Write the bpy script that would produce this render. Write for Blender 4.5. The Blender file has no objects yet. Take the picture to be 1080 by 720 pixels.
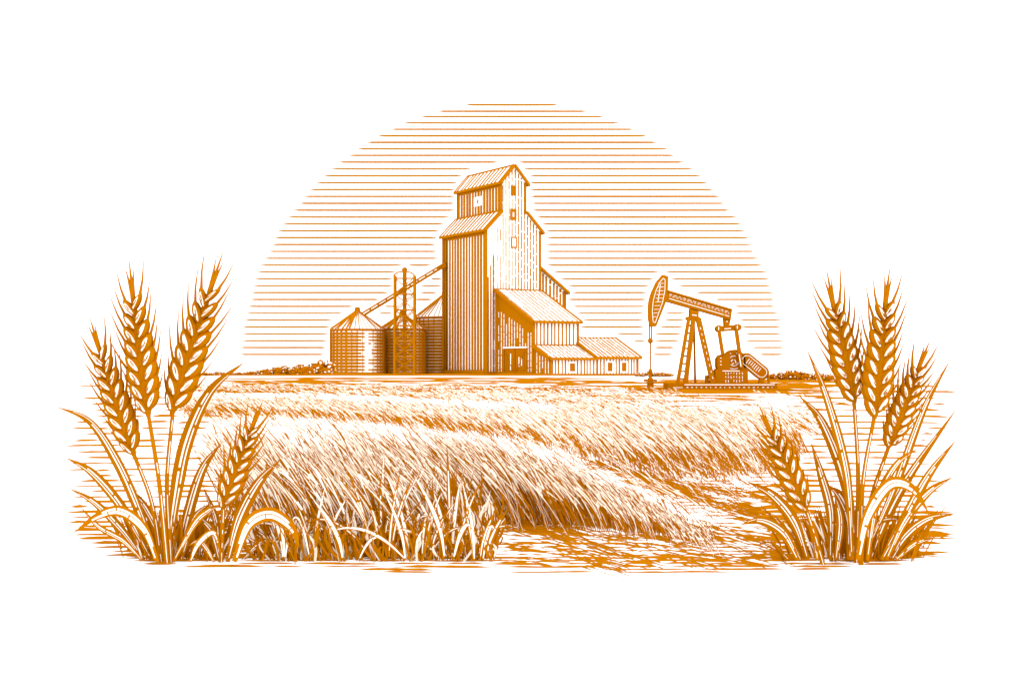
import bpy, math, random
from mathutils import Vector as V, Matrix
rnd = random.Random(7)
R = math.radians
scene = bpy.context.scene
col = scene.collection
F, HX, HY, H = 1500.0, 540.0, 388.0, 1.0      # focal length in px of a 1080 wide frame, vanishing point, eye height

def P(px, py, Y):
    return V(((px-HX)*Y/F, Y, H+(HY-py)*Y/F))
def G(px, py):
    Y = F*H/(py-HY)
    return V(((px-HX)*Y/F, Y, 0))

# ------------------------------------------------------------------ materials
def mat(name, c0, c1=None, scale=3.0, rough=.95, emit=None, spec=0):
    m = bpy.data.materials.new(name); m.use_nodes = True
    nt = m.node_tree; b = nt.nodes['Principled BSDF']
    b.inputs['Roughness'].default_value = rough
    b.inputs['Specular IOR Level'].default_value = spec
    b.inputs['Base Color'].default_value = (*c0, 1)
    if c1:
        tc = nt.nodes.new('ShaderNodeTexCoord'); no = nt.nodes.new('ShaderNodeTexNoise')
        no.inputs['Scale'].default_value = scale; no.inputs['Detail'].default_value = 3
        ra = nt.nodes.new('ShaderNodeValToRGB')
        ra.color_ramp.elements[0].position = .42; ra.color_ramp.elements[1].position = .62
        ra.color_ramp.elements[0].color = (*c0, 1); ra.color_ramp.elements[1].color = (*c1, 1)
        nt.links.new(tc.outputs['Object'], no.inputs['Vector'])
        nt.links.new(no.outputs['Fac'], ra.inputs['Fac'])
        nt.links.new(ra.outputs['Color'], b.inputs['Base Color'])
    if emit:
        b.inputs['Emission Color'].default_value = (1, 1, 1, 1)
        b.inputs['Emission Strength'].default_value = emit
    return m
INK  = mat('ochre paint', (.335, .121, .0005), (.37, .108, .0007), 5.0)
INKF = mat('ochre straw', (.335, .121, .0005), (.37, .109, .0007), 40.0)
INKS = mat('sun stripe ochre', (.315, .115, .0004), (.34, .125, .001), .12)
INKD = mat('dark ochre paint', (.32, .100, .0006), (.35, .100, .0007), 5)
PAP  = mat('cream paint', (.94, .92, .88), (.92, .88, .80), 1.2)
STR  = mat('cream straw', (.95, .91, .82), (.94, .87, .74), 6.0)
STW  = mat('pale wheat straw', (.95, .90, .79), (.95, .88, .73), 3.0)
GRD  = mat('pale earth', (.94, .94, .94))
SUNM = mat('white sun', (.9, .9, .9), emit=.7)
_nt = STW.node_tree; _tr = _nt.nodes.new('ShaderNodeBsdfTranslucent'); _tr.inputs['Color'].default_value = (.95, .90, .78, 1)
_mx = _nt.nodes.new('ShaderNodeMixShader'); _mx.inputs[0].default_value = .5      # thin dry straw lets light through
_nt.links.new(_nt.nodes['Principled BSDF'].outputs[0], _mx.inputs[1]); _nt.links.new(_tr.outputs[0], _mx.inputs[2])
_nt.links.new(_mx.outputs[0], _nt.nodes['Material Output'].inputs['Surface'])
# material slots of every mesh: 0 ochre, 1 cream, 2 dark ochre
SL = [INK, PAP, INKD]
SLF = [INKF, STR, INKD]; SLW = [INKF, STW, INKD]

# ------------------------------------------------------------------ mesh builder
class MB:
    def __init__(s): s.v = []; s.f = []; s.m = []
    def quadloop(s, pts, m=0):
        i = len(s.v); s.v += [tuple(p) for p in pts]; s.f.append(tuple(range(i, i+len(pts)))); s.m.append(m)
    def prism(s, poly, ext, m=0):
        n = len(poly); i = len(s.v); ext = V(ext)
        s.v += [tuple(V(p)) for p in poly] + [tuple(V(p)+ext) for p in poly]
        s.f.append(tuple(range(i+n-1, i-1, -1))); s.m.append(m)
        s.f.append(tuple(range(i+n, i+2*n))); s.m.append(m)
        for k in range(n):
            q = (k+1) % n
            s.f.append((i+k, i+q, i+n+q, i+n+k)); s.m.append(m)
    def box(s, c, a, b, d, m=0):           # centre and three half axes
        c, a, b, d = V(c), V(a), V(b), V(d)
        s.prism([c-a-b-d, c+a-b-d, c+a+b-d, c-a+b-d], 2*d, m)
    def bar(s, p, q, w, h=None, m=0, up=(0, 0, 1)):
        p, q = V(p), V(q); d = q-p
        if d.length < 1e-6: return
        h = h or w; t = d.normalized(); up = V(up)
        if abs(t.dot(up)) > .97: up = V((0, 1, 0))
        a = t.cross(up).normalized(); b = a.cross(t)
        a *= w/2; b *= h/2
        s.prism([p-a-b, p+a-b, p+a+b, p-a+b], d, m)
    def tube(s, pts, rad, n=8, m=0):
        pts = [V(p) for p in pts]
        if not hasattr(rad, '__len__'): rad = [rad]*len(pts)
        i0 = len(s.v)
        for k, p in enumerate(pts):
            t = (pts[min(k+1, len(pts)-1)]-pts[max(k-1, 0)]).normalized()
            a = t.cross(V((0, 1, 0)) if abs(t.y) < .9 else V((1, 0, 0))).normalized(); b = t.cross(a)
            for j in range(n):
                w = 2*math.pi*j/n
                s.v.append(tuple(p+(a*math.cos(w)+b*math.sin(w))*rad[k]))
        for k in range(len(pts)-1):
            for j in range(n):
                q = (j+1) % n; o = i0+k*n
                s.f.append((o+j, o+q, o+n+q, o+n+j)); s.m.append(m)
        s.f.append(tuple(range(i0+n-1, i0-1, -1))); s.m.append(m)
        e = i0+(len(pts)-1)*n
        s.f.append(tuple(range(e, e+n))); s.m.append(m)
    def lathe(s, c, prof, n=32, m=0, axis='z'):
        c = V(c); i0 = len(s.v)
        for (r, z) in prof:
            for j in range(n):
                w = 2*math.pi*j/n
                if axis == 'z': s.v.append((c.x+r*math.cos(w), c.y+r*math.sin(w), c.z+z))
                else: s.v.append((c.x+r*math.cos(w), c.y+z, c.z+r*math.sin(w)))
        for k in range(len(prof)-1):
            for j in range(n):
                q = (j+1) % n; o = i0+k*n
                s.f.append((o+j, o+q, o+n+q, o+n+j)); s.m.append(m)
        s.f.append(tuple(range(i0+n-1, i0-1, -1))); s.m.append(m)
        e = i0+(len(prof)-1)*n
        s.f.append(tuple(range(e, e+n))); s.m.append(m)
    def ell(s, c, a, b, d, m=0, nu=8, nv=5, pw=1.0):     # ellipsoid, a = long axis; pw sharpens its tips
        c, a, b, d = V(c), V(a), V(b), V(d); i0 = len(s.v)
        s.v.append(tuple(c-a))
        for k in range(1, nv):
            t = math.pi*k/nv; x = -math.cos(t); r = math.sin(t)**pw
            for j in range(nu):
                w = 2*math.pi*j/nu
                s.v.append(tuple(c+a*x+b*(r*math.cos(w))+d*(r*math.sin(w))))
        s.v.append(tuple(c+a)); e = len(s.v)-1
        for j in range(nu):
            q = (j+1) % nu
            s.f.append((i0, i0+1+q, i0+1+j)); s.m.append(m)
            o = i0+1+(nv-2)*nu
            s.f.append((o+j, o+q, e)); s.m.append(m)
        for k in range(nv-2):
            for j in range(nu):
                q = (j+1) % nu; o = i0+1+k*nu
                s.f.append((o+j, o+q, o+nu+q, o+nu+j)); s.m.append(m)
    def hatch(s, o, a, b, poly, sp, w, n, m=0, t=.05, dash=None, dens=None, jit=.12, wf=None):
        """board lines on a flat convex face: o origin, a across, b along the lines, n outward normal"""
        o, a, b, n = V(o), V(a), V(b), V(n)
        xs = [p[0] for p in poly]; x = min(xs)+sp*.6
        while x < max(xs)-sp*.2:
            xx = x+rnd.uniform(-jit, jit)*sp; ys = []
            for k in range(len(poly)):
                (x0, y0), (x1, y1) = poly[k], poly[(k+1) % len(poly)]
                if (x0-xx)*(x1-xx) < 0: ys.append(y0+(y1-y0)*(xx-x0)/(x1-x0))
            if len(ys) >= 2:
                y0, y1 = min(ys), max(ys); segs = []
                if dash:
                    y = y0-rnd.random()*4*dash[0]
                    while y < y1:
                        L = dash[0]*rnd.uniform(.5, 1.6)
                        segs += [(max(y, y0), min(y+L, y1))] if y+L > y0 else []; y += L+dash[1]*rnd.uniform(.5, 1.6)
                else: segs = [(y0, y1)]
                for (p, q) in segs:
                    if q-p < .02 or (dens and rnd.random() > dens(xx, (p+q)/2)): continue
                    ww = w*rnd.uniform(.85, 1.15)*(wf(xx) if wf else 1)
                    s.box(o+a*xx+b*((p+q)/2)+n*(t/2), a*(ww/2), b*((q-p)/2), n*(t/2), m)
            x += sp
    def build(s, name, parent=None, mats=None):
        me = bpy.data.meshes.new(name); me.from_pydata(s.v, [], s.f); me.update()
        for mm in (mats or SL): me.materials.append(mm)
        me.polygons.foreach_set('material_index', s.m)
        ob = bpy.data.objects.new(name, me); col.objects.link(ob)
        if parent:
            ob.parent = parent
            if abs(parent.location.length) > 0: ob.matrix_parent_inverse = Matrix.Translation(parent.location).inverted()
        return ob

def tag(o, label=None, cat=None, group=None, kind=None):
    if label: o['label'] = label
    if cat: o['category'] = cat
    if group: o['group'] = group
    if kind: o['kind'] = kind
    return o
def thing(name, loc, label, cat, group=None):
    o = bpy.data.objects.new(name, None); col.objects.link(o); o.location = loc
    o.empty_display_size = .3
    return tag(o, label, cat, group)
def curve(pts, n):                        # Catmull-Rom through 2-D or 3-D points
    pts = [V(p) for p in pts]; q = [2*pts[0]-pts[1]]+pts+[2*pts[-1]-pts[-2]]; out = []
    for k in range(n+1):
        f = k/n*(len(pts)-1); i = min(int(f), len(pts)-2); t = f-i
        a, b, c, d = q[i:i+4]
        out.append(.5*((2*b)+(c-a)*t+(2*a-5*b+4*c-d)*t*t+(3*b-a-3*c+d)*t**3))
    return out

# ------------------------------------------------------------------ the setting: ground and sky light
g = MB()
gx = [-3000, -1000, -300, -100, -40, -16]+[-8+k for k in range(17)]+[16, 40, 100, 300, 1000, 3000]
gy = [-200, -50, -10]+[k for k in range(0, 24)]+[26, 30, 36, 44, 60, 80, 110, 150, 220, 400, 900, 2000, 4000]
for y_ in gy: g.v += [(x_, y_, 0) for x_ in gx]
for b_ in range(len(gy)-1):
    for a_ in range(len(gx)-1):
        q = b_*len(gx)+a_; g.f.append((q, q+1, q+1+len(gx), q+len(gx))); g.m.append(0)
tag(g.build('ground', mats=[GRD]), kind='structure')

# ------------------------------------------------------------------ the sun
YS = 235.0; ks = YS/F
sun_t = thing('striped_sun', P(540, 395, YS), 'huge white rising sun crossed by thin level ochre stripes behind the grain elevator', 'sun')
sb = MB(); RS = 288.5*ks; c0 = P(540, 395, YS+.6)
sb.prism([c0+V((RS*math.cos(math.pi*k/64), 0, RS*math.sin(math.pi*k/64))) for k in range(65)], (0, 2, 0))
sb.build('sun_disc', sun_t, [SUNM])
rows = [110.5, 117.3, 122.9, 129.6, 136.3, 143.2, 150.1, 157, 163.8]+[170.9+7.24*k for k in range(29)]
cuts = {9: [(523, 549)], 10: [(495, 554)], 11: [(485, 561)], 12: [(480, 561)], 13: [(478, 561)], 14: [(478, 561)], 15: [(478, 562)],
 16: [(478, 563)], 17: [(472, 568)], 18: [(466, 574)], 19: [(461, 578)], 20: [(459, 579)], 21: [(458, 577)], 22: [(460, 577)],
 23: [(461, 577)], 24: [(422, 432), (453, 579)], 25: [(415, 586), (693, 704)], 26: [(412, 456), (464, 593), (688, 710)],
 27: [(412.7, 445), (464, 601), (683, 718)], 28: [(408, 445), (459, 605), (681, 735.6)], 29: [(399, 439), (454, 600), (681, 755)],
 30: [(371, 407), (415, 605), (679.7, 775.6)], 31: [(360, 401), (412, 610), (678, 703), (721, 777)], 32: [(348, 617), (677, 703), (720, 782)],
 33: [(346, 614), (677, 698), (719, 784)], 34: [(344, 652), (678, 693), (717, 788)], 35: [(343.6, 670), (679.5, 692), (716, 787)],
 36: [(343, 691), (711, 794)], 37: [(341, 689), (709, 802)]}
ln = MB()
def taper_bar(mb, x0, x1, y, th, Y, dep):
    L = min(5, (x1-x0)*.2); p = [(x0, th*.2), (x0+L, th/2), ((x0+x1)/2, th/2*1.1), (x1-L, th/2), (x1, th*.2), (x1, -th*.2), (x1-L, -th/2), ((x0+x1)/2, -th/2), (x0+L, -th/2), (x0, -th*.2)]
    mb.prism([P(a, y+b, Y) for (a, b) in p], (0, dep, 0))
for k, y in enumerate(rows):
    hw = math.sqrt(max(288.5**2-(395-y)**2, 1)); x = 540-hw-rnd.uniform(-1, 1); xe = 540+hw+rnd.uniform(-1, 1)
    for (a, b) in cuts.get(k, []):
        a, b = a+1.5, b-1.5
        taper_bar(ln, x, a, y, 1.7*rnd.uniform(.9, 1.08), YS, .3); x = b
    taper_bar(ln, x, xe, y, 1.7*rnd.uniform(.9, 1.08), YS, .3)
ln.build('sun_stripe', sun_t, [INKS])

# ------------------------------------------------------------------ grain elevator
EO = V((-3.65, 200, 0)); EU = V((math.cos(R(30)), math.sin(R(30)), 0)); EV = V((-EU.y, EU.x, 0)); EZ = V((0, 0, 1))
def L(u, v, z): return EO+EU*u+EV*v+EZ*z
W, LN = 8.87, 13.1
el = thing('grain_elevator', L(0, 0, 0), 'tall ochre and cream grain elevator with stepped roofs, a lean-to and a drive-in shed', 'grain elevator')
def trim(mb, pts, w=.34, m=0):
    for a, b in zip(pts, pts[1:]): mb.bar(a, b, w, w, m)
def slab(name, quad, sp, w, parent, th=.16, dash=None, dens=None):
    """roof panel: quad = eave a, eave b, ridge b, ridge a (seen from above), ribs run from ridge to eave"""
    a, b, c, d = [V(p) for p in quad]; n = (b-a).cross(d-a).normalized()
    if n.z < 0: n = -n
    r = MB(); r.prism([a, b, c, d], n*th, 1)
    x = (b-a).normalized(); y = (d-a)-x*((d-a).dot(x)); hgt = y.length; y = y/hgt
    poly = [((p-a).dot(x), (p-a).dot(y)) for p in (a, b, c, d)]
    r.hatch(a+n*th, x, y, poly, sp, w, n, 0, .06, dash, dens)
    ob = r.build(name, parent)
    e = MB(); o = n*(th/2)
    trim(e, [a+o, b+o, c+o, d+o, a+o], .36)
    e.build('roof_trim', ob)
    return ob
wall = MB()
prof = [(0, 0), (W, 0), (W, 20.6), (6.44, 23.1), (6.44, 27.4), (4.43, 29.65), (2.43, 27.4), (2.43, 23.1), (0, 20.6)]
wall.prism([L(u, 0, z) for u, z in prof], EV*LN, 1)
w_ob = wall.build('wall', el)
sd = MB(); nU, nV = -EU, -EV
sd.hatch(L(0, 0, 0), EV, EZ, [(0, 0), (LN, 0), (LN, 20.4), (0, 20.4)], .87, .53, nU, 0, .07, jit=.04)  # shade of the left walls put into colour by wide, close strips
sd.hatch(L(2.43, 0, 23), EV, EZ, [(0, 0), (LN, 0), (LN, 4.3), (0, 4.3)], .87, .56, nU, 0, .07, jit=.04)
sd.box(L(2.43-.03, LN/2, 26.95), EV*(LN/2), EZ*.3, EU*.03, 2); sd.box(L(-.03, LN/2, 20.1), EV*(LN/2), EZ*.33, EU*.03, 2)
sd.box(L(-.05, LN*.94, 10), EV*.5, EZ*10, EU*.02, 0)
fr = lambda x, y: .4+.6*min(1, max(0, (x-.5)/2.8))  # front wall shading drawn as hatch: fewer, thinner lines to the left
fw = lambda x: .55+.75*min(1, max(0, x/6))
for (u0, u1, pl) in ((0, 2.43, [(0, 0), (2.43, 0), (2.43, 23), (0, 20.5)]), (2.43, 6.44, [(2.43, 0), (6.44, 0), (6.44, 27.3), (4.43, 29.5), (2.43, 27.3)]), (6.44, W, [(6.44, 0), (W, 0), (W, 20.5), (6.44, 23)])):
    sd.hatch(L(0, 0, 0), EU, EZ, pl, .50, .15, nV, 0, .05, (1.5, .16), fr, jit=.04, wf=fw)
for u in (.35, .75, 1.15): sd.box(L(u, -.02, 6.2+u*2), EU*.10, EZ*(6.2+u*2), EV*.02, 0)
sd.build('siding', w_ob)
tr = MB()
trim(tr, [L(0, 0, 0), L(0, 0, 20.5)], .42); trim(tr, [L(W, 0, 0), L(W, 0, 20.5)], .36); trim(tr, [L(0, LN, 0), L(0, LN, 20.5)], .4)
trim(tr, [L(2.43, 0, 23), L(2.43, 0, 27.4)], .36); trim(tr, [L(6.44, 0, 23), L(6.44, 0, 27.4)], .34); trim(tr, [L(2.43, LN, 23), L(2.43, LN, 27.4)], .36)
tr.bar(L(-.2, 0, .35), L(-.2, LN, .35), .3, .7); tr.bar(L(0, -.15, .25), L(1.6, -.15, .25), .2, .5)
tr.build('corner_board', w_ob)
oh = .45
def roofpair(u_e, z_e, u_r, z_r, sgn, sp, w):
    d = V((u_e-u_r, z_e-z_r)).normalized()*oh
    ue, ze = u_e+d.x, z_e+d.y
    slab('roof', [L(ue, -oh, ze), L(ue, LN+oh, ze), L(u_r, LN+oh, z_r), L(u_r, -oh, z_r)], sp, w, el)
roofpair(0, 20.6, 2.43, 23.1, -1, 1.13, .45); roofpair(2.43, 27.4, 4.43, 29.68, -1, 1.13, .45)
roofpair(W, 20.6, 6.44, 23.1, 1, 1.13, .45); roofpair(6.44, 27.4, 4.43, 29.68, 1, 1.13, .45)
def window(parent, c, a, up, n, w, h, fw, fm, pm, inner=None, name='window', label=None):
    c, a, up, n = V(c), V(a), V(up), V(n); f = MB()
    for s in (-1, 1):
        f.box(c+a*(s*(w-fw)/2)+n*.06, a*(fw/2), up*(h/2), n*.06, fm)
        f.box(c+up*(s*(h-fw)/2)+n*.06, a*(w/2-fw), up*(fw/2), n*.06, fm)
    ob = f.build(name, parent)
    if label: ob['label'] = label
    p = MB(); p.box(c+n*.05, a*(w/2-fw), up*(h/2-fw), n*.03, pm)
    if inner is not None: p.box(c+n*.09, a*(w*.1), up*(h*.2), n*.01, inner)
    p.build('pane', ob); return ob
window(el, L(4.43, 0, 26.2), EU, EZ, nV, .8, 1.4, .14, 2, 2, None)
window(el, L(4.4, 0, 22.8), EU, EZ, nV, 1.0, 1.6, .26, 0, 0, 1)
window(el, L(4.5, 0, 18.85), EU, EZ, nV, .95, 1.6, .2, 0, 1, None, label='small window with a pale pane')
window(el, L(2.36, 6.6, 25.2), EV, EZ, nU, 2.3, 1.35, .3, 1, 1, 0, label='square window in a white frame')
# lean-to on the far side
an = MB(); va, vb = 1.0, 11.0
an.prism([L(u, va, z) for u, z in ((W+.02, 0), (13.75, 0), (13.75, 12.1), (W+.02, 15.5))], EV*(vb-va), 1)
a_ob = an.build('lean_to', el)
s2 = MB(); s2.hatch(L(0, va, 0), EU, EZ, [(W+.2, 0), (13.7, 0), (13.7, 12), (W+.2, 15.3)], .58, .34, nV, 0, .05, (3, .12))
s2.build('siding', a_ob)
t2 = MB(); trim(t2, [L(13.75, va, 0), L(13.75, va, 12.1)], .36); t2.build('corner_board', a_ob)
slab('roof', [L(14.15, va-oh, 11.85), L(14.15, vb, 11.85), L(W+.1, vb, 15.6), L(W+.1, va-oh, 15.6)], 1.1, .5, el)
# drive-in shed in front
us, ue_, vs, vl = 1.66, 8.7, -10.35, -14.6
sh = MB(); sh.prism([L(us, v, z) for v, z in ((-.02, 0), (-.02, 11.8), (vs, 7.3), (vs, 0))], EU*(ue_-us), 1)
sh_o = sh.build('drive_shed', el)
hs = MB()
hs.prism([L(us-.03, v, z) for v, z in ((-.1, .05), (-.1, 11.6), (-10.3, 7.2), (-10.3, .05))], EU*.03, 0)  # solid ochre sheet puts the shade of this left face into its colour
hs.hatch(L(us-.03, 0, 0), EV, EZ, [(-10.1, .4), (-.3, .4), (-.3, 9.3), (-10.1, 5.6)], .74, .12, nU, 1, .03, (.9, .12), lambda x, y: .9, jit=.02)
hs.hatch(L(0, vs, 0), EU, EZ, [(us+.1, 0), (ue_-.1, 0), (ue_-.1, 7.2), (us+.1, 7.2)], .58, .22, nV, 0, .05)
hs.build('siding', sh_o)
t3 = MB(); trim(t3, [L(us, -.2, 0), L(us, -.2, 11.6)], .5); trim(t3, [L(us, vs, 0), L(us, vs, 7.3)], .34); trim(t3, [L(ue_, vs, 0), L(ue_, vs, 7.3)], .32)
t3.bar(L(us-.1, -.1, .25), L(us-.1, vs, .25), .2, .5); t3.build('corner_board', sh_o)
slab('roof', [L(us-.35, vs-oh, 7.15), L(ue_+.35, vs-oh, 7.15), L(ue_+.35, -.1, 11.95), L(us-.35, -.1, 11.95)], .74, .17, el, dash=(4.5, .25), dens=lambda x, y: .45+.55*min(1, x/2.5))
# the shed's wide doorway
dr = MB(); dc = L(us-.1, -5.5, 1.85)
for k in (-1, 1):
    dr.box(dc+EV*(k*1.5), EV*1.42, EZ*1.85, EU*.03, 2)
    for q in (-.95, -.3, .4, 1.0): dr.box(dc+EV*(k*1.5+q)-EU*.05, EV*.09, EZ*rnd.uniform(.5, 1.5), EU*.02, 1 if rnd.random() < .25 else 0)
    dr.bar(dc+EV*(k*.2)-EU*.06+EZ*-1.6, dc+EV*(k*2.8)-EU*.06+EZ*1.6, .14, .05, 0)
d_o = dr.build('door', el); d_o['label'] = 'wide double doors under a pale lintel'
fm = MB(); fm.box(dc+EZ*1.98-EU*.06, EV*3.3, EZ*.09, EU*.06, 1)
for k in (-1, 1): fm.box(dc+EV*(k*3.1)-EU*.05, EV*.10, EZ*1.85, EU*.04, 0)
fm.build('door_frame', d_o)
# low lean-to before the shed
lo = MB(); lo.prism([L(us, v, z) for v, z in ((vs-.02, 0), (vs-.02, 3.8), (vl, 2.2), (vl, 0))], EU*(8.9-us), 1)
lo_o = lo.build('low_lean_to', el)
hl = MB(); hl.prism([L(us-.03, v, z) for v, z in ((vs-.05, .05), (vs-.05, 3.75), (vl, 2.15), (vl, .05))], EU*.03, 0)  # left end in shade, coloured solid ochre like the shed's
hl.hatch(L(us-.03, 0, 0), EV, EZ, [(vl, .3), (vs-.2, .3), (vs-.2, 3.3), (vl, 1.9)], .74, .12, nU, 1, .03, (.7, .12), lambda x, y: .9, jit=.02)
hl.hatch(L(0, vl, 0), EU, EZ, [(us, 0), (8.85, 0), (8.85, 2.1), (us, 2.1)], .50, .2, nV, 0, .05)
hl.build('siding', lo_o)
t4 = MB(); trim(t4, [L(us, vl, 0), L(us, vl, 2.2)], .3); trim(t4, [L(us, vl, .12), L(8.9, vl, .12)], .22); t4.build('corner_board', lo_o)
slab('roof', [L(us-.3, vl-.3, 2.15), L(8.95, vl-.3, 2.15), L(8.95, vs-.05, 3.95), L(us-.3, vs-.05, 3.95)], .70, .18, el, dash=(1.8, .25))
window(el, L(5.05, vl, 1.1), EU, EZ, nV, 1.25, 1.5, .2, 1, 2)

# low building on the right
lb = thing('storage_building', L(12, vl, 0), 'low striped building with two small dark windows at the right end of the elevator', 'building')
ub0, ub1, vr = 9.0, 15.75, -8.44
b = MB(); b.prism([L(ub0, v, z) for v, z in ((-2.6, 0), (-2.6, 2.4), (vr, 5.0), (-14.5, 2.4), (-14.5, 0))], EU*(ub1-ub0), 1); b_o = b.build('wall', lb)
hb = MB(); hb.hatch(L(0, -14.5, 0), EU, EZ, [(ub0-.6, 0), (ub1, 0), (ub1, 2.35), (ub0-.6, 2.35)], .50, .2, nV, 0, .05); hb.build('siding', b_o)
t5 = MB(); trim(t5, [L(ub1, -14.5, 0), L(ub1, -14.5, 2.4)], .34); trim(t5, [L(ub0, -14.5, 0), L(ub0, -14.5, 2.4)], .3); trim(t5, [L(ub0, -14.5, .12), L(ub1, -14.5, .12)], .22); t5.build('corner_board', b_o)
slab('roof', [L(ub0-.4, -14.85, 2.3), L(ub1+.4, -14.85, 2.3), L(ub1+.4, vr, 5.1), L(ub0-.4, vr, 5.1)], .64, .26, lb, dash=(3.2, .2))
slab('roof', [L(ub0-.4, -2.2, 2.3), L(ub1+.4, -2.2, 2.3), L(ub1+.4, vr, 5.1), L(ub0-.4, vr, 5.1)], .64, .26, lb)
for u in (11.15, 13.45): window(lb, L(u, -14.5, 1.15), EU, EZ, nV, 1.2, 1.6, .2, 1, 2)

# ------------------------------------------------------------------ bins, leg tower, conveyor
def grain_bin(X, Y, r, ze, za, label, phi, dense=False):
    t = thing('grain_bin', (X, Y, 0), label, 'grain bin', 'round grain bins left of the elevator')
    w = MB(); w.lathe((X, Y, 0), [(r, 0), (r, ze)], 48, 1); wo = w.build('wall', t)
    hp = MB(); n = 48; z = .3; rows_ = int((ze-.3)/.45)
    for k in range(rows_):
        zz = .28+k*(ze-.4)/rows_
        for j in range(n):
            th = 2*math.pi*(j+.5)/n
            d = (math.degrees(th)-phi+180) % 360-180           # angle from the painted highlight, where hoops are left out
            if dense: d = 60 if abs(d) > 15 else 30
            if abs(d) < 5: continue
            hh = .11 if abs(d) < 14 else (.15 if abs(d) < 24 else .19)  # hoops widen away from the highlight, painting the wall's round shading
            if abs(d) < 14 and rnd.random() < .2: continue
            a0, a1 = 2*math.pi*j/n, 2*math.pi*(j+1)/n; r1 = r+.05
            p = [V((X+r1*math.cos(a), Y+r1*math.sin(a), zz+s*hh)) for a, s in ((a0, -1), (a1, -1), (a1, 1), (a0, 1))]
            m_ = (p[0]+p[1])/2-V((X, Y, 0)); m_.z = 0
            hp.prism(p, -m_.normalized()*.07, 0)
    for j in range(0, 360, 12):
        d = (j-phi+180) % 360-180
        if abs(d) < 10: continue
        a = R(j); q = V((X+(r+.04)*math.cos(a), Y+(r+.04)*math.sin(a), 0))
        tk_ = .08 if abs(d) < 40 else .3; hp.bar(q, q+EZ*ze, tk_, .2, 0)  # uprights thicken away from the painted highlight too
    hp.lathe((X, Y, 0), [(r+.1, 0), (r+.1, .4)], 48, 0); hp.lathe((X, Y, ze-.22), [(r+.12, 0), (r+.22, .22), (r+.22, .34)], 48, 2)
    hp.build('hoop', wo)
    ro = MB(); ro.lathe((X, Y, ze), [(r+.2, .12), (.25, za-ze)], 48, 1); rob = ro.build('roof', t)
    rb = MB()
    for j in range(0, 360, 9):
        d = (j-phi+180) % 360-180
        wd = .13 if abs(d) < 36 else .28  # thinner ribs carry the painted highlight up the roof
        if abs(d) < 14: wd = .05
        a = R(j+rnd.uniform(-2, 2)); e = V((math.cos(a), math.sin(a), 0))
        rb.bar(V((X, Y, ze+.15))+e*(r+.2), V((X, Y, za+.02))+e*.25, wd, .12, 0)
    rb.build('roof_rib', rob)
    cp = MB(); cp.lathe((X, Y, za-.15), [(.42, 0), (.42, .5), (.3, .62), (.3, .7)], 16, 0); cp.build('cap', t)
grain_bin(-22.4, 206, 3.8, 6.5, 9.3, 'leftmost round grain bin, in full view with a pale painted highlight down its front', 298)
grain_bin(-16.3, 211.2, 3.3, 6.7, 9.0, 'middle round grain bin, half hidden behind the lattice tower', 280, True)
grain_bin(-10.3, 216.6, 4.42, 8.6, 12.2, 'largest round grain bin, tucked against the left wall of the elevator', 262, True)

TX, TY = (427-HX)*203/F, 203.0
tw = thing('lattice_tower', (TX, TY, 0), 'slender lattice tower with a central pipe in front of the bins', 'tower')
hwid, zt = 1.4, H+(HY-290)*203/F
mt = MB(); br = MB()
for sx in (-1, 1):
    for sy in (-1, 1):
        po = MB(); po.bar((TX+sx*hwid, TY+sy*hwid, 0), (TX+sx*hwid, TY+sy*hwid, zt), .26); po.build('post', tw)
nb = 6
for k in range(nb+1):
    z = .3+(zt-.8)*k/nb
    for s in (-1, 1):
        br.bar((TX-hwid, TY+s*hwid, z), (TX+hwid, TY+s*hwid, z), .13); br.bar((TX+s*hwid, TY-hwid, z), (TX+s*hwid, TY+hwid, z), .13)
        if k < nb:
            z2 = .3+(zt-.8)*(k+1)/nb
            br.bar((TX-hwid, TY+s*hwid, z), (TX+hwid, TY+s*hwid, z2), .15); br.bar((TX+hwid, TY+s*hwid, z), (TX-hwid, TY+s*hwid, z2), .15)
            br.bar((TX+s*hwid, TY-hwid, z), (TX+s*hwid, TY+hwid, z2), .12)
br.build('brace', tw)
mt.tube([(TX, TY-.3, 0), (TX, TY-.3, zt+.7)], .3, 10); mt.lathe((TX, TY-.3, zt+.5), [(.2, 0), (.42, .1), (.42, .35), (.15, .6)], 12)
mt.build('pipe', tw)
hd = MB(); hd.tube([(TX-hwid, TY-hwid, zt), (TX-hwid*.6, TY-hwid, zt+.3), (TX, TY-hwid, zt+.4), (TX+hwid*.6, TY-hwid, zt+.3), (TX+hwid, TY-hwid, zt)], .11, 6); hd.build('top_hoop', tw)

cv = thing('conveyor', (-21.3, 205.9, 8.6), 'long sloping conveyor tube from the leftmost bin to the elevator wall', 'conveyor')
pa, pb = V((-21.6, 205.9, 8.75)), V((-9.9, 210.3, 16.3))
c = MB(); c.bar(pa, pb, .66, .66, 0); c.build('tube', cv)
c = MB(); dirc = (pb-pa).normalized(); nn = V((dirc.z, 0, -dirc.x)).normalized()
k = 0
while k < 12.8:
    q = pa+dirc*(k+.1); c.bar(q+V((0, -.36, .02)), q+dirc*min(1.1, 13-k)+V((0, -.36, .02)), .10, .12, 1); k += 1.4
c.build('belt_strip', cv)

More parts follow.
